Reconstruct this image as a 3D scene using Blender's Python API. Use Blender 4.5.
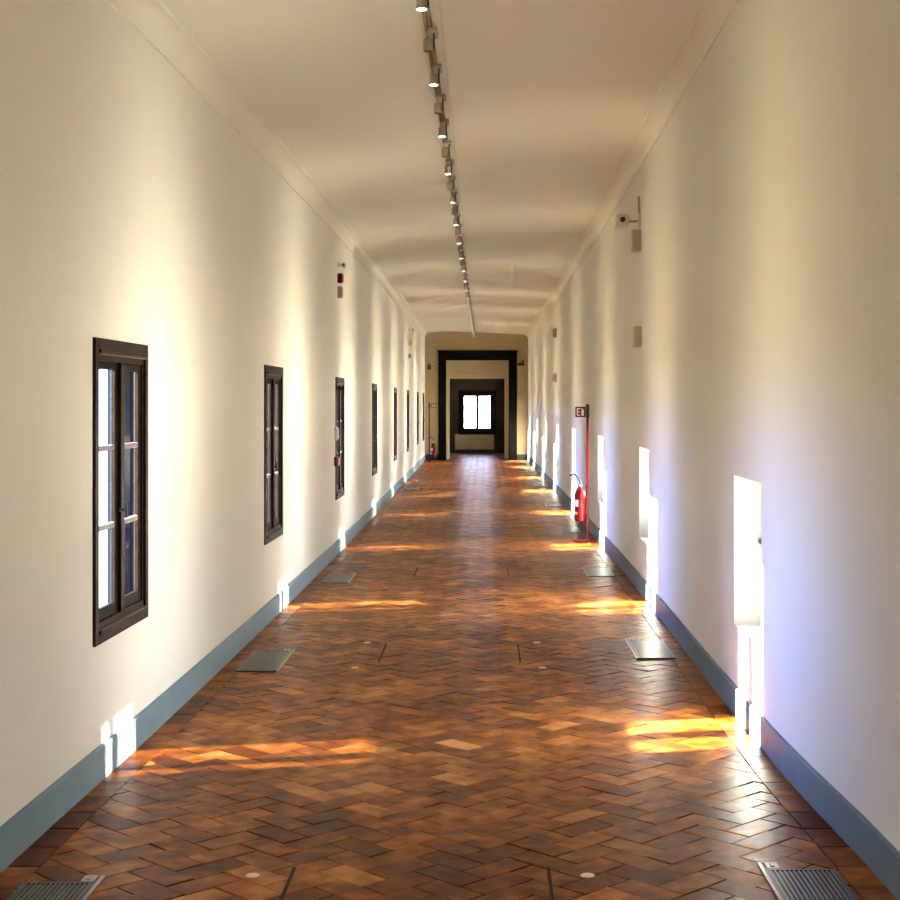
import bpy, bmesh, math, random
from mathutils import Vector, Matrix
random.seed(7)
for o in list(bpy.data.objects): bpy.data.objects.remove(o)
sc = bpy.context.scene
col = sc.collection

# ------------------------------------------------------------------ camera
EYE = 1.6
F = 1500.0
cd = bpy.data.cameras.new('camera'); cam = bpy.data.objects.new('camera', cd); col.objects.link(cam)
cam.location = (0, 0, EYE); cam.rotation_euler = (math.pi/2, 0, 0)
cd.sensor_width = 36; cd.lens = 36*F/900
cd.shift_x = -35/900; cd.shift_y = -47/900
cd.clip_start = .05; cd.clip_end = 500
sc.camera = cam

# ------------------------------------------------------------------ light
sc.view_settings.view_transform = 'Standard'; sc.view_settings.look = 'None'
sc.view_settings.gamma = 1; sc.view_settings.use_curve_mapping = False
sc.view_settings.exposure = 1.2
SUN_POWER = 140.0
REFL_POWER = 20.0
SKY = 5.4
w = bpy.data.worlds.new('sky'); sc.world = w; w.use_nodes = True
nt = w.node_tree; nt.nodes.clear()
wo = nt.nodes.new('ShaderNodeOutputWorld'); bg = nt.nodes.new('ShaderNodeBackground')
tc = nt.nodes.new('ShaderNodeTexCoord'); sx = nt.nodes.new('ShaderNodeSeparateXYZ')
rp = nt.nodes.new('ShaderNodeValToRGB'); ma = nt.nodes.new('ShaderNodeMath'); ma.operation = 'MULTIPLY_ADD'
ma.inputs[1].default_value = .5; ma.inputs[2].default_value = .5
nt.links.new(tc.outputs['Generated'], sx.inputs[0]); nt.links.new(sx.outputs['Z'], ma.inputs[0])
nt.links.new(ma.outputs[0], rp.inputs[0]); 
# the bright streets, roofs and facades lie across from the windows, to the left and right of the building
xx = nt.nodes.new('ShaderNodeMath'); xx.operation = 'MULTIPLY'; zz = nt.nodes.new('ShaderNodeMath'); zz.operation = 'MULTIPLY'
zi = nt.nodes.new('ShaderNodeMath'); zi.operation = 'SUBTRACT'; zi.inputs[0].default_value = 1.0001
ab = nt.nodes.new('ShaderNodeMath'); ab.operation = 'DIVIDE'
nt.links.new(sx.outputs['X'], xx.inputs[0]); nt.links.new(sx.outputs['X'], xx.inputs[1]); nt.links.new(sx.outputs['Z'], zz.inputs[0]); nt.links.new(sx.outputs['Z'], zz.inputs[1])
nt.links.new(zz.outputs[0], zi.inputs[1]); nt.links.new(xx.outputs[0], ab.inputs[0]); nt.links.new(zi.outputs[0], ab.inputs[1])
pw = nt.nodes.new('ShaderNodeMath'); pw.operation = 'POWER'; pw.inputs[1].default_value = 8
fx = nt.nodes.new('ShaderNodeMath'); fx.operation = 'MULTIPLY_ADD'; fx.inputs[1].default_value = 5.2; fx.inputs[2].default_value = .6
sc2 = nt.nodes.new('ShaderNodeVectorMath'); sc2.operation = 'SCALE'
nt.links.new(ab.outputs[0], pw.inputs[0]); nt.links.new(pw.outputs[0], fx.inputs[0])
my = nt.nodes.new('ShaderNodeMath'); my.operation = 'MAXIMUM'; my.inputs[1].default_value = 0
py = nt.nodes.new('ShaderNodeMath'); py.operation = 'POWER'; py.inputs[1].default_value = 40
gy = nt.nodes.new('ShaderNodeMath'); gy.operation = 'MULTIPLY_ADD'; gy.inputs[1].default_value = 1.0
nt.links.new(sx.outputs['Y'], my.inputs[0]); nt.links.new(my.outputs[0], py.inputs[0]); nt.links.new(py.outputs[0], gy.inputs[0]); nt.links.new(fx.outputs[0], gy.inputs[2])
nt.links.new(gy.outputs[0], sc2.inputs['Scale'])
nt.links.new(sc2.outputs[0], bg.inputs[0]); nt.links.new(bg.outputs[0], wo.inputs[0])
def ramp(r, pts):
    e = r.color_ramp.elements
    e[0].position, e[0].color = pts[0][0], (*pts[0][1], 1); e[1].position, e[1].color = pts[-1][0], (*pts[-1][1], 1)
    for p, c in pts[1:-1]: e.new(p).color = (*c, 1)
# left: blue sky over sunlit ground; right: bright white haze over sunlit roofs
ramp(rp, [(.1, (.3, .25, .18)), (.38, (.5, .40, .26)), (.47, (.45, .4, .36)), (.53, (.38, .62, 1.5)), (.66, (.2, .42, 1.25)), (1, (.16, .34, .9))])
rq = nt.nodes.new('ShaderNodeValToRGB'); nt.links.new(ma.outputs[0], rq.inputs[0])
ramp(rq, [(.1, (.9, .8, .6)), (.38, (4.3, 3.9, 3.0)), (.47, (2.6, 2.45, 2.1)), (.53, (2.2, 2.2, 2.2)), (.7, (1.1, 1.3, 1.6)), (1, (.16, .34, .9))])
mr = nt.nodes.new('ShaderNodeMapRange'); mr.inputs[1].default_value = -.3; mr.inputs[2].default_value = .3
mxs = nt.nodes.new('ShaderNodeMix'); mxs.data_type = 'RGBA'
nt.links.new(sx.outputs['X'], mr.inputs[0]); nt.links.new(mr.outputs[0], mxs.inputs[0])
nt.links.new(rp.outputs[0], mxs.inputs[6]); nt.links.new(rq.outputs[0], mxs.inputs[7]); nt.links.new(mxs.outputs[2], sc2.inputs[0])
bg.inputs[1].default_value = SKY

def sun(name, d, power, color, ang):
    l = bpy.data.lights.new(name, 'SUN'); l.energy = power; l.color = color; l.angle = ang
    o = bpy.data.objects.new(name, l); col.objects.link(o)
    o.rotation_euler = Vector(d).to_track_quat('-Z', 'Y').to_euler(); o.location = (-20, 0, 12)
    return o
sun('sun', (1, .2, -.307), SUN_POWER, (1, .96, .88), math.radians(.55))
# added second sun, stands in for sunlight reflected from across the street at right
sun('added_bounce_sun', (-1, -.24, -.31), REFL_POWER, (1, .9, .76), math.radians(.8))

# ------------------------------------------------------------------ helpers
def interp(tab, y):
    if y <= tab[0][0]: return tab[0][1]
    if y >= tab[-1][0]: return tab[-1][1]
    n = len(tab)
    for i in range(n-1):
        if tab[i][0] <= y <= tab[i+1][0]:
            def m(j):
                if j <= 0 or j >= n-1: return 0 if j <= 0 else (tab[-1][1]-tab[-2][1])/(tab[-1][0]-tab[-2][0])
                return (tab[j+1][1]-tab[j-1][1])/(tab[j+1][0]-tab[j-1][0])
            h = tab[i+1][0]-tab[i][0]; t = (y-tab[i][0])/h
            return ((2*t**3-3*t*t+1)*tab[i][1]+(t**3-2*t*t+t)*h*m(i)+(-2*t**3+3*t*t)*tab[i+1][1]+(t**3-t*t)*h*m(i+1))
YB, YE = -8.0, 42.1
def XL(y): return interp([(2, -1.68), (5.14, -1.662), (7.23, -1.618), (12.5, -1.575), (20.5, -1.575), (31, -1.625), (42.1, -1.684)], y)
def XR(y): return interp([(2, 1.35), (4.87, 1.343), (6.63, 1.292), (11.6, 1.314), (16.5, 1.322), (29.25, 1.268), (42.1, 1.207)], y)
def CL(y): return interp([(2, 3.37), (8, 3.37), (16, 3.40), (42.1, 3.46)], y)
def CR(y): return interp([(2, 3.66), (8, 3.66), (14, 3.6), (26, 3.44), (42.1, 3.44)], y)

MATS = {}
def mat(name, color, rough=.6, metal=0, noise=None, nscale=20, bump=0, bscale=80, coat=0, emit=None, espec=.5, ior=1.5):
    if name in MATS: return MATS[name]
    m = bpy.data.materials.new(name); m.use_nodes = True
    t = m.node_tree; b = t.nodes['Principled BSDF']
    b.inputs['Base Color'].default_value = (*color, 1); b.inputs['Roughness'].default_value = rough
    b.inputs['Metallic'].default_value = metal; b.inputs['Coat Weight'].default_value = coat
    b.inputs['Specular IOR Level'].default_value = espec; b.inputs['IOR'].default_value = ior
    tcn = t.nodes.new('ShaderNodeTexCoord')
    if noise:
        n = t.nodes.new('ShaderNodeTexNoise'); n.inputs['Scale'].default_value = nscale; n.inputs['Detail'].default_value = 5
        r = t.nodes.new('ShaderNodeValToRGB'); r.color_ramp.elements[0].position = .3; r.color_ramp.elements[1].position = .7
        r.color_ramp.elements[0].color = (*noise, 1); r.color_ramp.elements[1].color = (*color, 1)
        t.links.new(tcn.outputs['Object'], n.inputs[0]); t.links.new(n.outputs[0], r.inputs[0]); t.links.new(r.outputs[0], b.inputs['Base Color'])
    if bump:
        n = t.nodes.new('ShaderNodeTexNoise'); n.inputs['Scale'].default_value = bscale; n.inputs['Detail'].default_value = 4
        bp = t.nodes.new('ShaderNodeBump'); bp.inputs['Strength'].default_value = bump; bp.inputs['Distance'].default_value = .01
        t.links.new(tcn.outputs['Object'], n.inputs[0]); t.links.new(n.outputs[0], bp.inputs['Height']); t.links.new(bp.outputs[0], b.inputs['Normal'])
    if emit:
        b.inputs['Emission Color'].default_value = (*emit[0], 1); b.inputs['Emission Strength'].default_value = emit[1]
    MATS[name] = m; return m

PLASTER = mat('plaster', (.79, .765, .665), .85, noise=(.77, .745, .645), nscale=1.3, bump=.12, bscale=9)
CEIL = mat('ceiling_plaster', (.82, .80, .67), .85, noise=(.80, .78, .65), nscale=.8, bump=.1, bscale=5)
REVEAL = mat('reveal_plaster', (.85, .80, .68), .8)
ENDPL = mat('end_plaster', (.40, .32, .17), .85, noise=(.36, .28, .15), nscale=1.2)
BLUE = mat('baseboard_paint', (.125, .18, .215), .5, noise=(.105, .155, .19), nscale=6, bump=.1, bscale=30, espec=.2)
WOOD = mat('dark_wood', (.022, .010, .006), .4, noise=(.008, .004, .003), nscale=18, bump=.25, bscale=60, ior=1.12)
SASH = mat('sash_wood', (.009, .006, .0045), .5, noise=(.005, .003, .002), nscale=24, bump=.15, bscale=60, ior=1.12)
LIT_MUNTIN = mat('lit_muntin', (.2, .19, .175), .4)  # muntins paler than the sash: light on their tops put into the colour
DARK = mat('dark_stone', (.02, .019, .017), .55, noise=(.012, .012, .011), nscale=5)
PIETRA = mat('grey_stone', (.007, .0065, .005), .6, noise=(.004, .004, .003), nscale=4, bump=.1, espec=.3, ior=1.12)
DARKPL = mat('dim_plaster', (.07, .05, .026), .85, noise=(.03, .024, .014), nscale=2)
PANEL = mat('ochre_panel', (.7, .55, .28), .7, noise=(.55, .41, .2), nscale=3)
RED = mat('red_enamel', (.10, .0012, .003), .42, ior=1.25)
BLACK = mat('black_plastic', (.008, .008, .008), .4)
WHITEP = mat('white_plastic', (.72, .70, .66), .45)
BEIGEP = mat('beige_plastic', (.42, .34, .22), .5)
STEEL = mat('brushed_steel', (.30, .29, .27), .32, metal=.9)
BRASS = mat('stud_metal', (.62, .52, .38), .3, metal=.6)
GREYM = mat('grey_metal', (.42, .38, .30), .45, metal=.15)
TRACKM = mat('track_metal', (.30, .22, .13), .5)
GRATE = mat('grate_metal', (.035, .04, .036), .35, metal=.6)
LIT = mat('lit_lens', (.9, .9, .9), .3, emit=((1, .95, .85), 14))
UNLIT = mat('dark_lens', (.004, .004, .004), .3)
LABELM = mat('white_label', (.75, .75, .73), .5)
def glass_mat():
    m = bpy.data.materials.new('window_glass'); m.use_nodes = True; t = m.node_tree; t.nodes.clear()
    o = t.nodes.new('ShaderNodeOutputMaterial'); mx = t.nodes.new('ShaderNodeMixShader')
    tr = t.nodes.new('ShaderNodeBsdfTransparent'); gl = t.nodes.new('ShaderNodeBsdfGlossy'); fr = t.nodes.new('ShaderNodeMath'); fr.operation = 'MULTIPLY_ADD'; fr.inputs[1].default_value = .35; fr.inputs[2].default_value = .04
    lw = t.nodes.new('ShaderNodeLayerWeight'); lw.inputs[0].default_value = .5; p5 = t.nodes.new('ShaderNodeMath'); p5.operation = 'POWER'; p5.inputs[1].default_value = 5
    t.links.new(lw.outputs['Facing'], p5.inputs[0]); t.links.new(p5.outputs[0], fr.inputs[0])
    tr.inputs[0].default_value = (.95, .97, .97, 1); gl.inputs['Roughness'].default_value = .02
    t.links.new(fr.outputs[0], mx.inputs[0]); t.links.new(tr.outputs[0], mx.inputs[1]); t.links.new(gl.outputs[0], mx.inputs[2]); t.links.new(mx.outputs[0], o.inputs[0])
    return m
GLASS = glass_mat()

def brick_mat():
    m = bpy.data.materials.new('terracotta_bricks'); m.use_nodes = True; t = m.node_tree; b = t.nodes['Principled BSDF']
    L = t.links.new
    at = t.nodes.new('ShaderNodeVertexColor'); at.layer_name = 'tone'
    r = t.nodes.new('ShaderNodeValToRGB'); e = r.color_ramp.elements
    e[0].position = 0; e[0].color = (.048, .009, .0015, 1)
    e[1].position = 1; e[1].color = (.35, .145, .038, 1)
    k = e.new(.35); k.color = (.095, .021, .002, 1)
    k = e.new(.7); k.color = (.215, .066, .008, 1)
    tcn = t.nodes.new('ShaderNodeTexCoord')
    n = t.nodes.new('ShaderNodeTexNoise'); n.inputs['Scale'].default_value = 9; n.inputs['Detail'].default_value = 2
    L(tcn.outputs['Object'], n.inputs[0])
    n3 = t.nodes.new('ShaderNodeTexNoise'); n3.inputs['Scale'].default_value = 1.1; n3.inputs['Detail'].default_value = 2
    L(tcn.outputs['Object'], n3.inputs[0])
    mm = t.nodes.new('ShaderNodeMath'); mm.operation = 'MULTIPLY_ADD'; mm.inputs[1].default_value = 1.3; mm.inputs[2].default_value = -.65
    L(n.outputs[0], mm.inputs[0])
    m3 = t.nodes.new('ShaderNodeMath'); m3.operation = 'MULTIPLY_ADD'; m3.inputs[1].default_value = .8; m3.inputs[2].default_value = -.4
    L(n3.outputs[0], m3.inputs[0])
    ad = t.nodes.new('ShaderNodeMath'); ad.operation = 'ADD'; L(at.outputs[0], ad.inputs[0]); L(mm.outputs[0], ad.inputs[1])
    a2 = t.nodes.new('ShaderNodeMath'); a2.operation = 'ADD'; L(ad.outputs[0], a2.inputs[0]); L(m3.outputs[0], a2.inputs[1])
    L(a2.outputs[0], r.inputs[0]); L(r.outputs[0], b.inputs['Base Color'])
    n2 = t.nodes.new('ShaderNodeTexNoise'); n2.inputs['Scale'].default_value = 16; n2.inputs['Detail'].default_value = 1
    L(tcn.outputs['Object'], n2.inputs[0])
    rr = t.nodes.new('ShaderNodeMapRange'); rr.inputs[1].default_value = .1; rr.inputs[2].default_value = .9; rr.inputs[3].default_value = .28; rr.inputs[4].default_value = .46
    L(n2.outputs[0], rr.inputs[0]); L(rr.outputs[0], b.inputs['Roughness'])
    bp = t.nodes.new('ShaderNodeBump'); bp.inputs['Strength'].default_value = .22; bp.inputs['Distance'].default_value = .006
    L(n2.outputs[0], bp.inputs['Height']); L(bp.outputs[0], b.inputs['Normal'])
    b.inputs['Specular IOR Level'].default_value = .5; b.inputs['IOR'].default_value = 1.14
    return m
BRICK = brick_mat()
MORTAR = mat('dark_joint', (.035, .014, .005), .8)

class MB:
    def __init__(s): s.b = bmesh.new()
    def box(s, x0, x1, y0, y1, z0, z1, bev=0):
        r = bmesh.ops.create_cube(s.b, size=1)['verts']
        for v in r: v.co = Vector(((x0+x1)/2+v.co.x*(x1-x0), (y0+y1)/2+v.co.y*(y1-y0), (z0+z1)/2+v.co.z*(z1-z0)))
        if bev:
            ed = list({e for v in r for e in v.link_edges})
            bmesh.ops.bevel(s.b, geom=ed, offset=bev, segments=2, affect='EDGES', profile=.5)
        return s
    def quad(s, *p):
        s.b.faces.new([s.b.verts.new(q) for q in p]); return s
    def cyl(s, p0, p1, r0, r1=None, n=20, caps=True):
        p0 = Vector(p0); p1 = Vector(p1); r1 = r0 if r1 is None else r1
        q = (p1-p0).to_track_quat('Z', 'Y')
        A = [s.b.verts.new(p0+q@Vector((r0*math.cos(t), r0*math.sin(t), 0))) for t in [2*math.pi*i/n for i in range(n)]]
        B = [s.b.verts.new(p1+q@Vector((r1*math.cos(t), r1*math.sin(t), 0))) for t in [2*math.pi*i/n for i in range(n)]]
        for i in range(n): s.b.faces.new([A[i], A[(i+1) % n], B[(i+1) % n], B[i]])
        if caps: s.b.faces.new(A[::-1]); s.b.faces.new(B)
        return s
    def lathe(s, prof, n=28, c=(0, 0, 0)):
        c = Vector(c); rings = []
        for r, z in prof:
            rings.append([s.b.verts.new(c+Vector((max(r, 1e-4)*math.cos(2*math.pi*i/n), max(r, 1e-4)*math.sin(2*math.pi*i/n), z))) for i in range(n)])
        for a, b in zip(rings, rings[1:]):
            for i in range(n): s.b.faces.new([a[i], a[(i+1) % n], b[(i+1) % n], b[i]])
        s.b.faces.new(rings[0][::-1]); s.b.faces.new(rings[-1]); return s
    def tube(s, pts, r, n=10):
        pts = [Vector(p) for p in pts]; rings = []
        for i, p in enumerate(pts):
            d = (pts[min(i+1, len(pts)-1)]-pts[max(i-1, 0)]).normalized(); q = d.to_track_quat('Z', 'Y')
            rings.append([s.b.verts.new(p+q@Vector((r*math.cos(2*math.pi*k/n), r*math.sin(2*math.pi*k/n), 0))) for k in range(n)])
        for a, b in zip(rings, rings[1:]):
            for i in range(n):
                s.b.faces.new([a[i], a[(i+1) % n], b[(i+1) % n], b[i]])
        s.b.faces.new(rings[0][::-1]); s.b.faces.new(rings[-1]); return s
    def build(s, name, m, parent=None, smooth=False):
        bmesh.ops.recalc_face_normals(s.b, faces=s.b.faces)
        me = bpy.data.meshes.new(name); s.b.to_mesh(me); s.b.free()
        me.materials.append(m)
        if smooth:
            for p in me.polygons: p.use_smooth = True
            me.set_sharp_from_angle(angle=math.radians(40))
        o = bpy.data.objects.new(name, me); col.objects.link(o)
        if parent: o.parent = parent
        return o
def tag(o, label=None, cat=None, group=None, kind=None):
    if label: o['label'] = label
    if cat: o['category'] = cat
    if group: o['group'] = group
    if kind: o['kind'] = kind
    return o
def empty(name, loc, rz=0):
    o = bpy.data.objects.new(name, None); col.objects.link(o); o.location = loc; o.rotation_euler = (0, 0, rz); o.empty_display_size = .1
    return o
def copy_tree(o, parent=None):
    c = o.copy(); col.objects.link(c); c.parent = parent
    for ch in [q for q in bpy.data.objects if q.parent == o]: copy_tree(ch, c)
    return c
ORD = ['first', 'second', 'third', 'fourth', 'fifth', 'sixth', 'seventh', 'eighth', 'ninth', 'tenth', 'eleventh', 'twelfth',
       'thirteenth', 'fourteenth', 'fifteenth', 'sixteenth', 'seventeenth', 'eighteenth', 'nineteenth', 'twentieth', 'twenty-first', 'twenty-second', 'twenty-third']

# ------------------------------------------------------------------ window layout
LW = [6.71, 11.2, 16.18, 21.38, 26.7, 31.6, 36.8, 40.75]
LWID = .90; LZ0, LZ1 = .58, 1.875
RW = [7.39, 12.42, 17.15, 22.0, 26.4, 30.95, 35.5, 40.3]
RWID = .77; RZ0, RZ1 = .455, 1.225
LB = [2.1, -2.6, -6.8]; RB = [2.6, -2.2, -6.4]     # windows behind the camera
LIN = .05                                     # opening smaller than the casing
Lopen = sorted([(c-LWID/2+LIN, c+LWID/2-LIN) for c in LW+LB])
Ropen = sorted([(c-RWID/2, c+RWID/2) for c in RW+RB])

def stations(opens, y0, y1):
    s = {round(y0, 4), round(y1, 4)}
    y = y0
    while y < y1:
        if not any(a-.05 < y < b+.05 for a, b in opens): s.add(round(y, 4))
        y += .7
    for a, b in opens: s.add(round(a, 4)); s.add(round(b, 4))
    return sorted(s)
def wall(name, X, top, opens, z0, z1, depth, sgn, m):
    mb = MB(); st = stations(opens, YB, YE+.0)
    for off in (0, sgn*depth):
        for a, b in zip(st, st[1:]):
            xa, xb = X(a)+off, X(b)+off; ta, tb = top(a)+.02, top(b)+.02
            if any(abs(a-p) < .002 and abs(b-q) < .002 for p, q in opens):
                mb.quad((xa, a, -.02), (xb, b, -.02), (xb, b, z0), (xa, a, z0))
                mb.quad((xa, a, z1), (xb, b, z1), (xb, b, tb), (xa, a, ta))
            else:
                mb.quad((xa, a, -.02), (xb, b, -.02), (xb, b, tb), (xa, a, ta))
    for a, b in opens:
        xa, xb = X(a), X(b); d = sgn*depth
        mb.quad((xa, a, z0), (xa+d, a, z0), (xa+d, a, z1), (xa, a, z1))
        mb.quad((xb, b, z0), (xb+d, b, z0), (xb+d, b, z1), (xb, b, z1))
        mb.quad((xa, a, z0), (xb, b, z0), (xb+d, b, z0), (xa+d, a, z0))
        mb.quad((xa, a, z1), (xb, b, z1), (xb+d, b, z1), (xa+d, a, z1))
    bmesh.ops.remove_doubles(mb.b, verts=mb.b.verts, dist=1e-4)
    return tag(mb.build(name, m), kind='structure')
LD, RD = .17, .24
wall('wall_left', XL, CL, Lopen, LZ0+LIN, LZ1-LIN, LD, -1, PLASTER)
wall('wall_right', XR, CR, Ropen, RZ0, RZ1, RD, 1, PLASTER)

# ceiling with coves ------------------------------------------------------
mb = MB(); ys = [YB+i*(YE-YB)/70 for i in range(71)]; prev = None
for y in ys:
    cl, cr, xl, xr = CL(y), CR(y), XL(y), XR(y)
    P = [(xl, y, cl-.03), (xl+.008, y, cl-.03), (xl+.012, y, cl)]
    for i in range(1, 9):
        t = i/8*math.pi/2
        P.append((xl+.012+.08*(1-math.cos(t)), y, cl+.10*math.sin(t)))
    P += [(xl+.1, y, cl+.10), (xl+.105, y, cl+.115), (xl+.5, y, cl+.15)]
    zc = (cl+cr)/2+.13
    P += [(-.3+.0, y, zc), (-.18, y, zc), (-.17, y, zc+.006)]
    P += [(xr-.5, y, cr+.1), (xr-.125, y, cr+.085), (xr-.12, y, cr+.07)]
    for i in range(0, 9):
        t = (1-i/8)*math.pi/2
        P.append((xr-.012-.1*(1-math.cos(t)), y, cr+.07*math.sin(t)))
    P += [(xr-.008, y, cr-.02), (xr, y, cr-.02)]
    row = [mb.b.verts.new(p) for p in P]
    if prev:
        for i in range(len(row)-1): mb.b.faces.new([prev[i], prev[i+1], row[i+1], row[i]])
    prev = row
tag(mb.build('ceiling', CEIL, smooth=True), kind='structure')
def ZC(y): return (CL(y)+CR(y))/2+.13

# baseboards -----------------------------------------------------------
def baseboard(name, X, sgn, opens):
    mb = MB(); st = [YB+i*.6 for i in range(int((YE-YB)/.6)+1)]+[YE-.001]
    prev = None
    for y in st:
        x = X(y); r = [mb.b.verts.new(p) for p in ((x, y, 0), (x+sgn*.014, y, 0), (x+sgn*.014, y, .138), (x+sgn*.009, y, .146), (x, y, .148))]
        if prev:
            for i in range(4): mb.b.faces.new([prev[i], prev[i+1], r[i+1], r[i]])
        prev = r
    tag(mb.build(name, BLUE), kind='structure')
baseboard('baseboard_left', XL, 1, Lopen); baseboard('baseboard_right', XR, -1, Ropen)

# floor ---------------------------------------------------------------
def clip(poly, f):
    out = []
    for i in range(len(poly)):
        a, b = poly[i], poly[(i+1) % len(poly)]; fa, fb = f(a), f(b)
        if fa >= 0: out.append(a)
        if (fa >= 0) != (fb >= 0):
            t = fa/(fa-fb); out.append((a[0]+(b[0]-a[0])*t, a[1]+(b[1]-a[1])*t))
    return out
FY0, FY1 = 1.5, 48.0
BW = .115; BORD = .125
bmf = bmesh.new(); tone = bmf.loops.layers.float_color.new('tone')
def lay(poly, J=.0014, amp=1.0):
    n = len(poly)
    if n < 3: return
    ar = abs(sum(poly[i][0]*poly[(i+1) % n][1]-poly[(i+1) % n][0]*poly[i][1] for i in range(n)))/2
    if ar < 6e-4: return
    cx = sum(p[0] for p in poly)/n; cy = sum(p[1] for p in poly)/n
    ax, ay = random.gauss(0, .0085)*amp, random.gauss(0, .0085)*amp
    h = random.uniform(-.0012, .0012)*amp; tv = min(1, max(0, random.gauss(.5, .17)))
    def P(p, k, z):
        d = math.hypot(p[0]-cx, p[1]-cy); q = max(0, 1-k/max(d, .01))
        x = cx+(p[0]-cx)*q; y = cy+(p[1]-cy)*q
        return (x, y, z+h+(x-cx)*ax+(y-cy)*ay)
    T = [bmf.verts.new(P(p, J+.0045, 0)) for p in poly]
    M = [bmf.verts.new(P(p, J+.001, -.0014)) for p in poly]
    B = [bmf.verts.new((P(p, J, 0)[0], P(p, J, 0)[1], -.008)) for p in poly]
    fs = [bmf.faces.new(T)]
    for i in range(n):
        j = (i+1) % n
        fs.append(bmf.faces.new([M[i], M[j], T[j], T[i]])); fs.append(bmf.faces.new([B[i], B[j], M[j], M[i]]))
    for f in fs:
        for lp in f.loops: lp[tone] = (tv, tv, tv, 1)
c45 = math.sqrt(.5)
def inroom(poly):
    cy = sum(p[1] for p in poly)/len(poly)
    if cy < YE:
        a, b = XL(cy)+BORD, XR(cy)-BORD
    else: a, b = -1.5, 1.1
    poly = clip(poly, lambda p: p[0]-a)
    if len(poly) > 2: poly = clip(poly, lambda p: b-p[0])
    if len(poly) > 2: poly = clip(poly, lambda p: FY1-p[1])
    if len(poly) > 2: poly = clip(poly, lambda p: p[1]-FY0)
    return poly
def rot(x, y): return ((x*c45-y*c45)*BW, (x*c45+y*c45)*BW)
R = int(FY1/BW*.75)+30
for j in range(-60, R+60):
    for m in range(-R//2, R//2):
        i = j+4*m
        cx, cy = rot(i+1, j+.5)
        if abs(cx) > 2.0 or cy < FY0-.3 or cy > FY1+.3: continue
        for (x0, y0, x1, y1) in ((i, j, i+2, j+1), (i+3, j, i+4, j+2)):
            lay(inroom([rot(x0, y0), rot(x1, y0), rot(x1, y1), rot(x0, y1)]))
y = FY0
while y < YE-.02:
    l = .23; yb = min(y+l, YE-.02)
    for X, s in ((XL, 1), (XR, -1)):
        xa, xb = X(y)+s*.002, X(yb)+s*.002
        q = [(xa, y), (xa+s*(BORD-.003), y), (xb+s*(BORD-.003), yb), (xb, yb)]
        lay(q if s > 0 else q[::-1], amp=.6)
    y += l
bmesh.ops.recalc_face_normals(bmf, faces=bmf.faces)
me = bpy.data.meshes.new('floor'); bmf.to_mesh(me); bmf.free(); me.materials.append(BRICK)
fl = bpy.data.objects.new('floor', me); col.objects.link(fl); tag(fl, kind='structure')
mb = MB(); mb.box(-2.2, 2.0, YB, 49, -.2, -.006); tag(mb.build('trim_1', MORTAR), kind='structure')
mb = MB(); mb.box(-1.66, 1.34, YB, FY0, -.006, 0); tag(mb.build('trim_2', mat('plain_terracotta', (.25, .07, .015), .35)), kind='structure')

# end wall, doorway, room beyond ---------------------------------------
def px(x, y, Y): return ((x-485)*Y/F, EYE-(y-403)*Y/F)      # metres of a spot on an upright plane at distance Y
YW = YE
ox0, oz1 = -1.09, 2.80; ox1 = .665                            # opening
sx0, sx1, sz1 = -1.31, .90, 3.06                              # stone surround outline
mb = MB()
mb.box(-1.75, ox0-.04, YW, YW+.5, 0, 3.75); mb.box(ox1+.04, 1.35, YW, YW+.5, 0, 3.75); mb.box(ox0-.04, ox1+.04, YW, YW+.5, oz1+.04, 3.75)
tag(mb.build('wall_end', ENDPL), kind='structure')
mb = MB()
mb.box(sx0, ox0, YW-.06, YW+.12, 0, sz1, .008); mb.box(ox1, sx1, YW-.06, YW+.12, 0, sz1, .008); mb.box(ox0, ox1, YW-.06, YW+.12, oz1, sz1, .008)
mb.box(sx0-.02, sx1+.02, YW-.085, YW-.02, sz1-.05, sz1+.02, .006)
d = tag(mb.build('door_1', PIETRA), kind='structure')
mb = MB(); mb.box(-1.684+.01, sx0, YW-.02, YW, 0, .16); mb.box(sx1, 1.2, YW-.02, YW, 0, .16)
tag(mb.build('baseboard_end', DARK), kind='structure')
# inner cream lintel and jambs
Y2 = 42.85
ix0, ix1, iz1 = -1.02, .56, 2.30
mb = MB()
mb.box(-1.7, ix0, Y2, Y2+.35, 0, 3.3); mb.box(ix1, 1.3, Y2, Y2+.35, 0, 3.3); mb.box(ix0, ix1, Y2, Y2+.35, iz1, 3.3)
mb.box(-1.16, ix0, YW+.5, Y2, 0, 3.3); mb.box(.7, .75, YW+.5, Y2, 0, 3.3)
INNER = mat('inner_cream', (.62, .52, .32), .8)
tag(mb.build('wall_inner', INNER), kind='structure')
mb = MB(); mb.box(ox0, ox1, Y2-.03, Y2, iz1+.10, iz1+.14, .005); mb.box(ox0, ox1, Y2-.02, Y2, iz1+.02, iz1+.04, .003)
mb.box(ix0-.07, ix0, Y2-.03, Y2, 0, iz1+.04, .005); mb.box(ix1, ix1+.07, Y2-.03, Y2, 0, iz1+.04, .005)
tag(mb.build('trim_3', INNER), kind='structure')
mb = MB(); mb.box(-1.2, .8, YW+.5, Y2, 3.2, 3.3); tag(mb.build('trim_4', DARKPL), kind='structure')
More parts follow.
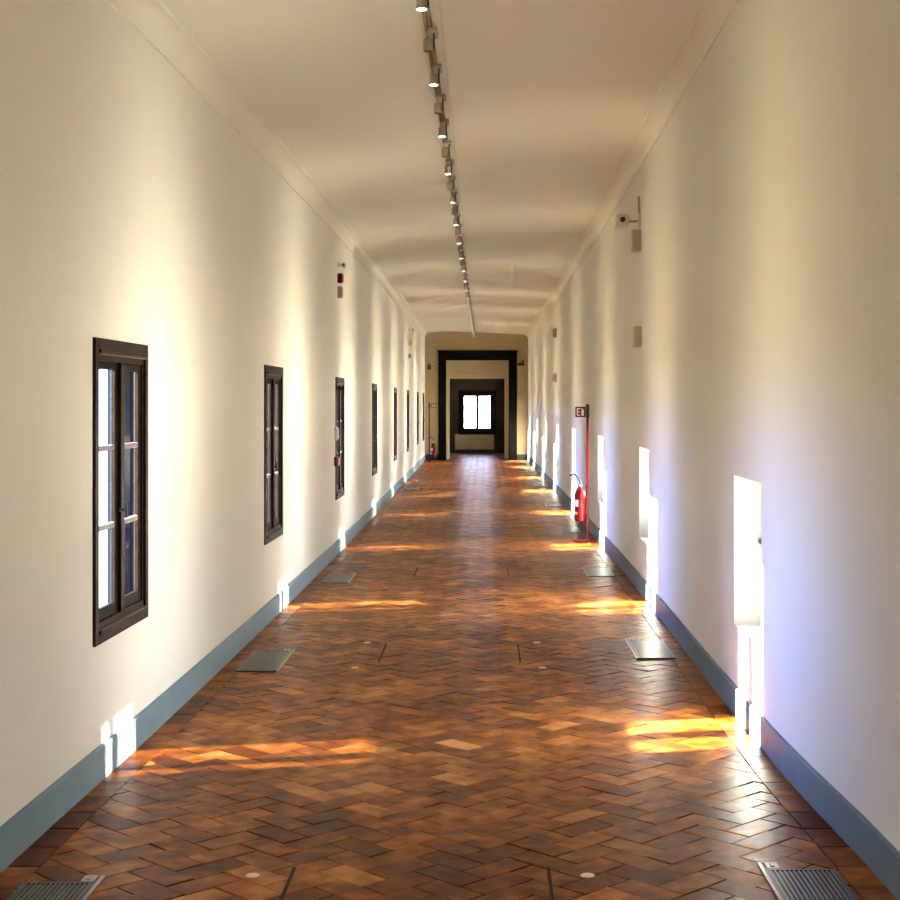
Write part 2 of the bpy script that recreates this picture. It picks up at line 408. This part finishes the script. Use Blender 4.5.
# room beyond
Y3 = 48.0
wx0, wz1 = px(461.5, 393.5, Y3); wx1, wz0 = px(493, 431.5, Y3)
mb = MB()
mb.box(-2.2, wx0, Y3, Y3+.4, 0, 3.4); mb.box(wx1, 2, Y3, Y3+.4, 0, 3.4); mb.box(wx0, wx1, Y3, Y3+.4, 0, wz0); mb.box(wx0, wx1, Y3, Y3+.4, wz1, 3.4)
mb.box(-2.2, -1.5, Y2+.35, Y3, 0, 3.4); mb.box(1.1, 1.5, Y2+.35, 44.6, 0, 3.4); mb.box(1.1, 1.5, 46.2, Y3, 0, 3.4); mb.box(1.1, 1.5, 44.6, 46.2, 0, .9); mb.box(1.1, 1.5, 44.6, 46.2, 2.1, 3.4)  # gap in the right side wall is for the added window
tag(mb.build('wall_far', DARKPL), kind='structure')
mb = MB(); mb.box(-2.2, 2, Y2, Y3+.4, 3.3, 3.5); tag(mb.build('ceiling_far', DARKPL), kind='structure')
mb = MB(); a = px(455, 434, Y3); b = px(494, 449.5, Y3); mb.box(a[0], b[0], Y3-.032, Y3-.002, b[1], a[1], .01)
tag(mb.build('wood_panel', PANEL), 'ochre panel on the far wall below the bright end window', 'panel')
t = empty('window_20', ((wx0+wx1)/2, Y3+.05, wz0)); tag(t, kind='structure')
hw = (wx1-wx0)/2; hh = wz1-wz0
mb = MB(); mb.box(-hw-.1, -hw+.09, -.09, .05, -.1, hh+.1, .006); mb.box(hw-.09, hw+.1, -.09, .05, -.1, hh+.1, .006)
mb.box(-hw+.09, hw-.09, -.09, .05, -.1, .11, .006); mb.box(-hw+.09, hw-.09, -.09, .05, hh-.09, hh+.1, .006); mb.box(-.045, .045, -.07, .04, .07, hh-.05, .005)
mb.build('window_frame', WOOD, t)
mb = MB()
for zz in (hh*.35, hh*.65): mb.box(-hw+.04, -.03, -.02, .02, zz-.008, zz+.008)
mb.build('muntin', WOOD, t)
mb = MB(); mb.quad((-hw, 0, 0), (hw, 0, 0), (hw, 0, hh), (-hw, 0, hh)); mb.build('glass', GLASS, t)

t = empty('window_21', (1.35, 45.4, .9)); tag(t, kind='structure')  # unseen side window, added to bring light into the room beyond
mb = MB(); mb.box(-.03, .03, -.8, -.72, 0, 1.2); mb.box(-.03, .03, .72, .8, 0, 1.2); mb.box(-.03, .03, -.72, .72, 0, .08); mb.box(-.03, .03, -.72, .72, 1.12, 1.2); mb.box(-.03, .03, -.04, .04, .08, 1.12)
mb.build('window_frame', WOOD, t)
mb = MB(); mb.quad((0, -.72, .08), (0, .72, .08), (0, .72, 1.12), (0, -.72, 1.12)); mb.build('glass', GLASS, t)
# wall behind the camera
mb = MB(); mb.box(-1.8, 1.5, YB-.1, YB, 0, 3.9); tag(mb.build('wall_back', PLASTER), kind='structure')

# ------------------------------------------------------------------ windows, left
def left_window(n):
    t = empty('window_%d' % n, (0, 0, 0)); tag(t, kind='structure')
    h = LZ1-LZ0; W = LWID/2; d = .012
    # local: x into the room, y along the wall, z up, origin bottom centre on the wall face
    mb = MB()
    for s in (-1, 1):
        a, b = sorted((s*W, s*(W-.055))); mb.box(-.05, d, a, b, 0, h, .004)
        a, b = sorted((s*(W-.055), s*(W-.075))); mb.box(-.05, d-.012, a, b, .09, h-.09, .003)
    mb.box(-.05, d, -W+.055, W-.055, 0, .04, .004); mb.box(-.05, d+.008, -W+.055, W-.055, .04, .058, .004); mb.box(-.05, d-.01, -W+.055, W-.055, .058, .09, .004)
    mb.box(-.05, d, -W+.055, W-.055, h-.045, h, .004); mb.box(-.05, d+.008, -W+.055, W-.055, h-.064, h-.045, .004); mb.box(-.05, d-.01, -W+.055, W-.055, h-.095, h-.064, .004)
    mb.box(-.03, .008, -.03, .03, .09, h-.095, .004)
    mb.build('window_frame', WOOD, t)
    mb = MB(); mb.box(.0, d+.011, -W+.06, W-.06, .058, .061); mb.box(.0, d+.011, -W+.06, W-.06, h-.069, h-.065)
    mb.build('ledge', mat('ledge_wood', (.16, .10, .06), .4, ior=1.2), t)
    z0, z1 = .09, h-.095
    for s in (-1, 1):
        y0, y1 = (-W+.075, -.03) if s < 0 else (.03, W-.075)
        mb = MB(); st = .038
        mb.box(-.03, -.008, y0, y0+st, z0, z1, .003); mb.box(-.03, -.008, y1-st, y1, z0, z1, .003)
        mb.box(-.03, -.008, y0+st, y1-st, z0, z0+.05, .003); mb.box(-.03, -.008, y0+st, y1-st, z1-.035, z1, .003)
        sh = mb.build('sash', SASH, t)
        zz = [z0+.05+(z1-z0-.085)*k/3 for k in (1, 2)]
        mb = MB()
        for z in zz: mb.box(-.028, -.01, y0+st, y1-st, z-.012, z+.012, .003)
        mb.build('muntin', LIT_MUNTIN, sh)
        mb = MB(); mb.quad((-.026, y0+st, z0+.05), (-.026, y1-st, z0+.05), (-.026, y1-st, z1-.035), (-.026, y0+st, z1-.035)); mb.build('glass', GLASS, sh)
    # dark outer frame and stone lining in the opening
    mb = MB(); a = W-LIN-.001; b0 = LIN+.001; b1 = h-LIN-.001
    for s in (-1, 1):
        u, v = sorted((s*a, s*(a-.012))); mb.box(-LD, -.05, u, v, b0, b1)
        u, v = sorted((s*(a-.012), s*(a-.045))); mb.box(-LD+.01, -LD+.035, u, v, b0, b1)
    mb.box(-LD, -.05, -a, a, b0, b0+.012); mb.box(-LD, -.05, -a, a, b1-.012, b1)
    mb.box(-LD+.01, -LD+.035, -.02, .02, b0, b1)
    mb.build('lining', mat('lining_paint', (.006, .011, .02), .8, ior=1.05), t)
    mb = MB(); q = -.03
    mb.cyl((-.0, q, h*.42), (.03, q, h*.42), .008, n=12); mb.cyl((.03, q, h*.42-.035), (.03, q, h*.42+.035), .007, n=12)
    mb.build('latch', BLACK, t)
    return t
def place(t, c, X, z, flip=False):
    s = (X(c+.5)-X(c-.5)); t.location = (X(c), c, z); t.rotation_euler = (0, 0, -math.atan(s)+(math.pi if flip else 0))
w1 = left_window(1); nn = 1
for k, c in enumerate(LW+LB):
    t = w1 if k == 0 else copy_tree(w1)
    t.name = 'window_%d' % (k+1 if k < 8 else k+12+2)
    place(t, c, XL, LZ0)
def right_window(n):
    t = empty('window_%d' % n, (0, 0, 0)); tag(t, kind='structure')
    h = RZ1-RZ0; W = RWID/2-.002      # local x goes outward
    mb = MB(); xo, xi = RD-.06, RD-.01; f = .045
    a1, a2 = -W+.15, W-.12; fb = .165  # unseen stiles, mullion and bottom rail shaped to trim the floor sun patch
    mb.box(xo, xi, -W, a1, .002, h-.002, .003); mb.box(xo, xi, a2, W, .002, h-.002, .003)
    mb.box(xo, xi, a1, a2, .002, fb, .003); mb.box(xo, xi, a1, a2, h-f, h-.002, .003)
    mb.box(xo-.005, xi, a1+.1, a1+.19, fb, h-f, .003)
    mb.build('window_frame', WOOD, t)
    mb = MB()
    mb.quad((RD-.03, -W+f, f), (RD-.03, W-f, f), (RD-.03, W-f, h-f), (RD-.03, -W+f, h-f)); mb.build('glass', GLASS, t)
    mb = MB(); mb.cyl((.135, W-.03, h*.56), (.135, W, h*.56), .009, n=12); mb.cyl((.135, W-.035, h*.56), (.135, W-.02, h*.56), .015, n=12)
    mb.build('latch', BLACK, t)
    return t
w9 = right_window(9)
for k, c in enumerate(RW+RB):
    t = w9 if k == 0 else copy_tree(w9)
    t.name = 'window_%d' % (k+9 if k < 8 else k+20)
    place(t, c, XR, RZ0)

# sky portals guide daylight sampling through the openings
def portal(name, loc, sxv, szv, d):
    l = bpy.data.lights.new(name, 'AREA'); l.shape = 'RECTANGLE'; l.size = sxv; l.size_y = szv; l.cycles.is_portal = True
    o = bpy.data.objects.new(name, l); col.objects.link(o); o.location = loc
    o.rotation_euler = Vector(d).to_track_quat('-Z', 'Y').to_euler()
for c in LW+LB: portal('daylight_portal', (XL(c)-LD-.01, c, (LZ0+LZ1)/2), LWID, LZ1-LZ0, (1, 0, 0))
for c in RW+RB: portal('daylight_portal', (XR(c)+RD+.01, c, (RZ0+RZ1)/2), RWID, RZ1-RZ0, (-1, 0, 0))
portal('daylight_portal', (1.51, 45.4, 1.5), 1.6, 1.2, (-1, 0, 0))
portal('daylight_portal', ((wx0+wx1)/2, Y3+.41, (wz0+wz1)/2), wx1-wx0, wz1-wz0, (0, -1, 0))

# ------------------------------------------------------------------ ceiling track and spotlights
mb = MB(); st = [.8+i*1.0 for i in range(42)]+[YE-.02]; prev = None
def XT(y): return -.305
for y in st:
    z = ZC(y)+.0
    x = XT(y); r = [mb.b.verts.new(p) for p in ((x-.02, y, z-.001), (x-.02, y, z-.035), (x-.006, y, z-.035), (x-.006, y, z-.012), (x+.006, y, z-.012), (x+.006, y, z-.035), (x+.02, y, z-.035), (x+.02, y, z-.001))]
    if prev:
        for i in range(8): mb.b.faces.new([prev[i], prev[(i+1) % 8], r[(i+1) % 8], r[i]])
    else: mb.b.faces.new(r)
    prev = r
mb.b.faces.new(prev[::-1])
tr = mb.build('light_track', TRACKM); tag(tr, 'long thin beige lighting track running the length of the ceiling', 'light track')
mb = MB(); prev = None
for y in st:
    z = ZC(y)-.0; x = XT(y)+.055+.03*max(0, (20-y)/20)
    r = [mb.b.verts.new(p) for p in ((x-.004, y, z+.002), (x-.004, y, z-.007), (x+.004, y, z-.007), (x+.004, y, z+.002))]
    if prev:
        for i in range(4): mb.b.faces.new([prev[i], prev[(i+1) % 4], r[(i+1) % 4], r[i]])
    prev = r
tag(mb.build('ceiling_cable', WHITEP), 'thin pale cable running along the ceiling beside the lighting track', 'cable')

def spotlight(lit):
    t = empty('track_spotlight', (0, 0, 0))
    # origin on the ceiling; body hangs below the track
    mb = MB(); mb.box(.0, .05, -.085, .085, -.058, -.036, .004); mb.box(-.016, .0, -.03, .03, -.055, -.036, .003); mb.build('adapter', GREYM, t)
    mb = MB(); mb.box(.027, .035, -.045, -.005, -.14, -.05, .002); mb.build('bracket', BLACK, t)
    hd = empty('x', (0, 0, 0)); bpy.data.objects.remove(hd)
    mb = MB()
    tilt = math.radians(-1.5)
    ax = Vector((0, math.sin(tilt), -math.cos(tilt)))         # direction the head points
    c = Vector((-.0, -.03, -.09))
    mb.cyl(c, c+ax*.05, .026, n=24); mb.cyl(c+ax*.05, c+ax*.064, .026, n=24, caps=False)
    h = mb.build('lamp_head', GREYM, t, smooth=True)
    mb = MB(); mb.cyl(c+ax*.051, c+ax*(.058 if lit else .063), .0245, n=24)
    mb.build('lens', LIT if lit else UNLIT, h)
    if lit:
        l = bpy.data.lights.new('bulb', 'SPOT'); l.energy = BULB; l.color = (1, .86, .66); l.spot_size = math.radians(100); l.spot_blend = .8; l.shadow_soft_size = .02
        o = bpy.data.objects.new('bulb', l); col.objects.link(o); o.parent = t
        o.location = c+ax*.1; o.rotation_euler = ax.to_track_quat('-Z', 'Y').to_euler()
    return t
BULB = 14.0
pl, pu = spotlight(True), spotlight(False)
ys = []
y = 4.69
k = 0
while y < YE-.3: ys.append(y); y += .852
nl = nu = 0; first = {True: True, False: True}
for i, y in enumerate(ys):
    lit = (i % 2 == 1)
    proto = pl if lit else pu
    t = proto if first[lit] else copy_tree(proto); first[lit] = False
    t.location = (XT(y), y, ZC(y))
    if lit:
        tag(t, '%s lit spotlight from the near end of the ceiling track' % ORD[nl].capitalize(), 'spotlight', 'lit spotlights on the ceiling track'); nl += 1
    else:
        tag(t, '%s unlit dark-mouthed spotlight from the near end of the ceiling track' % ORD[nu].capitalize(), 'spotlight', 'unlit spotlights on the ceiling track'); nu += 1

# ------------------------------------------------------------------ floor grates, slots, studs
def grate():
    t = empty('floor_grate', (0, 0, 0)); w, l = .12, .36
    mb = MB(); mb.box(-w, w, -l, -l+.014, 0, .008); mb.box(-w, w, l-.014, l, 0, .008); mb.box(-w, -w+.01, -l+.014, l-.014, 0, .008); mb.box(w-.01, w, -l+.014, l-.014, 0, .008)
    mb.build('grate_frame', GRATE, t)
    mb = MB(); mb.box(-w+.01, w-.01, -l+.014, l-.014, 0, .0035)
    mb.build('grate_well', mat('well_black', (.006, .006, .006), .6), t)
    mb = MB(); n = 14
    for i in range(n):
        x = -w+.016+(2*w-.032)*i/(n-1); mb.box(x-.004, x+.004, -l+.014, l-.014, .0035, .0075)
    mb.build('grate_bars', mat('bar_steel', (.09, .095, .085), .3, metal=.8), t)
    return t
def grate_clip(parent, s):
    mb = MB(); x = s*.12
    a, b = sorted((x, x+s*.012)); mb.box(a, b, -.36, .44, 0, .006)
    a, b = sorted((x-s*.01, x-s*.055)); mb.box(a, b, .37, .44, 0, .007, .002); mb.box((a+b)/2-.006, (a+b)/2+.006, .385, .42, .007, .011)
    mb.build('latch_bar', STEEL, parent)
GL = [4.62, 9.27, 13.65, 27.9]
GR = [4.76, 9.72, 14.15, 18.8, 23.4, 28.9, 33.5]
g = grate(); grate_clip(g, 1)
for k, y in enumerate(GL):
    t = g if k == 0 else copy_tree(g); t.location = (XL(y)+.235+(.0 if k else .02), y, .002)
    tag(t, '%s metal floor grate from the camera, beside the left wall' % ['Nearest', 'Second', 'Third', 'Farthest'][k], 'floor grate', 'floor grates beside the left wall')
g = grate(); grate_clip(g, -1)
for k, y in enumerate(GR):
    t = g if k == 0 else copy_tree(g); t.location = (1.075, y, .002)
    tag(t, '%s metal floor grate from the camera, beside the right wall' % ORD[k].capitalize(), 'floor grate', 'floor grates beside the right wall')
def strip():
    mb = MB(); mb.box(-.006, -.0025, -.36, .36, 0, .003); mb.box(.0025, .006, -.36, .36, 0, .003); mb.box(-.0025, .0025, -.36, .36, 0, .0015)
    return mb.build('floor_strip', mat('strip_metal', (.02, .009, .004), .6, ior=1.15))
def stud():
    mb = MB(); mb.lathe([(.024, 0), (.024, .002), (.02, .004), (.002, .0045)], n=24); return mb.build('floor_stud', BRASS, smooth=True)
ps, pd = strip(), stud(); fs = fd = True
for k, y in enumerate([4.8, 9.6, 14.2]):
    for side, x in (('left', -.655), ('right', .217)):
        t = ps if fs else ps.copy()
        if not fs: col.objects.link(t)
        fs = False
        t.location = (x, y, .002)
        tag(t, '%s thin metal strip in the floor from the camera, in the %s-hand row' % (ORD[k].capitalize(), side), 'floor strip', 'thin strips set in the floor')
for k, y in enumerate([5.07, 9.05, 10.0]):
    for side, x in (('left', -.785), ('right', .347)):
        t = pd if fd else pd.copy()
        if not fd: col.objects.link(t)
        fd = False
        t.location = (x, y, .002)
        tag(t, '%s small round metal stud in the floor from the camera, beside the %s-hand strips' % (ORD[k].capitalize(), side), 'floor stud', 'round studs set in the floor')

# ------------------------------------------------------------------ fire extinguishers on stands
def sign_mesh(parent, x0, x1, y, z0, z1):
    mb = MB(); mb.box(x0, x1, y, y+.004, z0, z1); sg = mb.build('sign', RED, parent); sg['label'] = 'red fire extinguisher sign with white symbols'
    W = x1-x0; H = z1-z0; yy = y-.0015
    def r(a, b, c, d): return (x0+a*W, x0+b*W, yy, y, z0+c*H, z0+d*H)
    mb = MB()
    mb.box(*r(.58, .84, .14, .68)); mb.box(*r(.65, .77, .70, .80)); mb.box(*r(.52, .65, .76, .84))
    mb.box(*r(.16, .24, .15, .85)); mb.box(*r(.24, .46, .15, .24)); mb.box(*r(.24, .42, .46, .55)); mb.box(*r(.24, .46, .76, .85))
    mb.build('symbol', LABELM, sg)
def stand(x, y, dx, hgt, label, signx):
    t = empty('extinguisher_stand', (x, y, .002)); tag(t, label, 'extinguisher stand')
    mb = MB(); mb.box(-.17, .05, -.12, .12, 0, .018, .006); mb.box(-.17, -.13, -.125, .125, .0, .03, .006); mb.build('base_plate', RED, t)
    mb = MB(); mb.box(-.014, .014, -.014, .014, .018, hgt-.16, .004); mb.build('pole', RED, t)
    mb = MB(); mb.box(-.02, .02, -.018, .018, hgt-.16, hgt, .004); mb.build('pole_cap', BLACK, t)['label'] = 'black top section of the pole'
    sign_mesh(t, signx-.06, signx+.06, -.03, hgt-.15, hgt-.03)
    mb = MB(); mb.box(min(signx+.04, 0), max(signx-.04, 0), -.026, -.018, hgt-.1, hgt-.08); mb.build('sign_arm', BLACK, t)
    mb = MB(); mb.box(-.02, .016, -.0, .03, .6, .64, .004); mb.box(-.02, .016, -.0, .03, .26, .31, .004); mb.build('bracket', BLACK, t)
    return t
def extinguisher(x, y, z, label, side=-1):
    t = empty('fire_extinguisher', (x, y, z)); tag(t, label, 'fire extinguisher')
    mb = MB(); mb.lathe([(.055, 0), (.064, .006), (.067, .02), (.068, .30), (.064, .33), (.052, .355), (.034, .372), (.022, .38), (.018, .395)], n=32)
    mb.build('tank', RED, t, smooth=True)
    mb = MB(); mb.lathe([(.020, .393), (.022, .41), (.017, .43), (.012, .44)], n=20); mb.cyl((0, -.01, .415), (0, -.045, .415), .014, n=16)
    mb.build('valve', BLACK, t, smooth=True)
    mb = MB(); mb.cyl((0, -.045, .415), (0, -.052, .415), .017, n=20); mb.build('gauge', LABELM, t)
    mb = MB(); mb.box(-.075, .015, -.008, .008, .432, .44, .002); mb.box(-.08, .01, -.008, .008, .455, .463, .002); mb.box(.005, .015, -.008, .008, .43, .463, .002)
    mb.build('lever', STEEL, t)
    pts = []
    for i in range(15):
        a = i/14
        pts.append((.018-.115*a**.95, -.025, .42+.12*math.sin(min(1, a*1.02)*math.pi*.62)))
    mb = MB(); mb.tube(pts, .0095, 12)
    mb.cyl(pts[-1], (pts[-1][0]-.03, -.025, pts[-1][2]+.004), .011, .015, n=12); mb.build('hose', BLACK, t, smooth=True)
    n = 8; mb = MB(); prev = None
    for i in range(n+1):
        th = math.radians(205+45*i/n); p = [(.0695*math.cos(th), .0695*math.sin(th), zz) for zz in (.17, .25)]
        if prev: mb.quad(prev[0], p[0], p[1], prev[1])
        prev = p
    mb.build('label_band', LABELM, t)
    mb = MB(); prev = None
    for i in range(n+1):
        th = math.radians(190+50*i/n); p = [(.0697*math.cos(th), .0697*math.sin(th), zz) for zz in (.08, .11)]
        if prev: mb.quad(prev[0], p[0], p[1], prev[1])
        prev = p
    mb.build('lower_label', LABELM, t)
    return t
stand(1.19, 17.4, 0, 1.585, 'red pole stand with black top and small red sign by the right wall', -.085)
extinguisher(1.100, 17.34, .235, 'red fire extinguisher with black hose hanging from the stand by the right wall')
stand(-1.53, 41.2, 0, 1.62, 'red pole stand with small sign in the far left corner', .12)
extinguisher(-1.41, 41.15, .12, 'red fire extinguisher in the far left corner beside the stone doorway')

# ------------------------------------------------------------------ wall devices
def security_camera(x, y, z, sgn, label, dark=False, s=1.0, name='security_camera'):
    """sgn: +1 fixed to a wall on its right, -1 to a wall on its left; looks towards -y"""
    t = empty(name, (x, y, z)); tag(t, label, 'security camera'); B = BLACK if dark else WHITEP
    mb = MB(); a, b = sorted((0, -sgn*.012)); mb.box(a, b, -.035*s, .035*s, -.05*s, .07*s, .003); mb.build('wall_plate', B, t)
    mb = MB(); mb.cyl((-sgn*.012, 0, 0), (-sgn*.10*s, 0, 0), .009*s, n=12); mb.cyl((-sgn*.10*s, 0, -.0), (-sgn*.10*s, 0, .02*s), .014*s, n=12); mb.build('arm', BEIGEP if not dark else BLACK, t)
    mb = MB(); c = -sgn*.155*s
    mb.box(c-.055*s, c+.055*s, -.13*s, .1*s, -.05*s, .05*s, .018*s); hb = mb.build('housing', B, t, smooth=True)
    mb = MB(); mb.cyl((c, -.131*s, 0), (c, -.15*s, 0), 0.024*s, .022*s, n=24); mb.build('lens', BLACK, hb)
    return t
def wall_box(x, y, z, sgn, sy, sz, dep, m, label, cat, name, part, pm, split=True):
    t = empty(name, (x, y, z)); tag(t, label, cat)
    mb = MB(); a, b = sorted((0, -sgn*dep)); mb.box(a, b, -sy/2, sy/2, -sz/2, sz/2, .005); mb.build('casing', m, t)
    a, b = sorted((-sgn*dep*1.0, -sgn*(dep+.012))); mb = MB(); mb.box(a, b, -sy*.38, sy*.38, -sz*.38, sz*.38, .004); mb.build(part, pm, t)
    return t
xr = XR(12.8)
security_camera(xr, 12.8, 3.15, 1, 'white security camera on a short arm high on the right wall')
wall_box(xr, 12.75, 2.975, 1, .16, .18, .07, BEIGEP, 'beige junction box directly below the nearer camera on the right wall', 'junction box', 'junction_box', 'cover', WHITEP)
mb = MB(); mb.box(xr-.014, xr, 12.78, 12.80, 3.22, 3.36, .002); tag(mb.build('cable_conduit', BEIGEP), 'short vertical conduit above the right wall security camera', 'conduit')
wall_box(XR(12.7), 12.7, 2.16, 1, 0.2, .17, .06, BEIGEP, 'cream alarm sounder box midway up the right wall under the camera', 'alarm box', 'alarm_sounder', 'cover', WHITEP)
wall_box(XR(26.8), 26.8, 2.85, 1, .14, .16, .06, BEIGEP, 'upper of two small boxes far along the right wall', 'wall box', 'junction_box', 'cover', BEIGEP)
wall_box(XR(26.8), 26.8, 2.05, 1, .14, .15, .06, BEIGEP, 'lower of two small boxes far along the right wall', 'wall box', 'alarm_sounder', 'cover', BEIGEP)
yl = 16.0; xl = XL(yl)
security_camera(xl, yl, 3.07, -1, 'white security camera with dark lens on the left wall above the red siren', s=.42)
wall_box(xl, yl, 2.93, -1, .10, .10, .05, RED, 'small red fire siren on the left wall under the camera', 'siren', 'fire_siren', 'strobe', mat('strobe_red', (.5, .12, .1), .3))
wall_box(xl, yl, 2.78, -1, .09, .12, .05, BEIGEP, 'small beige box below the red siren on the left wall', 'wall box', 'junction_box', 'cover', WHITEP)
yl = 32.; xl = XL(yl)
security_camera(xl, yl, 3.15, -1, 'far white security camera high on the left wall near the end', s=.6)
wall_box(xl, yl, 2.88, -1, .12, .12, .06, WHITEP, 'upper small white box far along the left wall', 'wall box', 'junction_box', 'cover', BEIGEP)
wall_box(xl, yl, 2.6, -1, .12, .1, .06, BEIGEP, 'lower small box far along the left wall', 'wall box', 'alarm_sounder', 'cover', WHITEP)
yc = LW[2]-LWID/2-.09
wall_box(XL(yc), yc, 1.28, -1, .09, .14, .03, WHITEP, 'white switch plate beside the third window on the left wall', 'switch', 'wall_switch', 'rocker', WHITEP)
wall_box(XL(yc), yc, .99, -1, .09, .10, .04, RED, 'red fire call point beside the third window on the left wall', 'call point', 'fire_call_point', 'push_plate', LABELM)
# devices on the end wall
def end_cam(x, z, sgn, label, m):
    t = empty('security_camera', (x, YE, z)); tag(t, label, 'security camera')
    mb = MB(); mb.box(-.035, .035, -.015, 0, -.04, .12, .004); mb.build('wall_plate', m, t)
    mb = MB(); mb.cyl((0, -.015, .04), (sgn*.02, -.12, .03), .012, n=10); mb.build('arm', m, t)
    mb = MB(); mb.box(min(-.04*sgn, sgn*.15), max(-.04*sgn, sgn*.15), -.22, -.12, -.04, .05, .015); h = mb.build('housing', m, t)
    mb = MB(); mb.cyl((sgn*.1, -.22, 0), (sgn*.1, -.235, 0), .03, n=16); mb.build('lens', LABELM if m is BLACK and sgn > 0 else BLACK, h)
    return t
end_cam(-1.57, 2.58, 1, 'dark camera on the end wall left of the stone doorway', BLACK)
end_cam(1.06, 2.68, -1, 'dark camera on the end wall right of the stone doorway', BLACK)
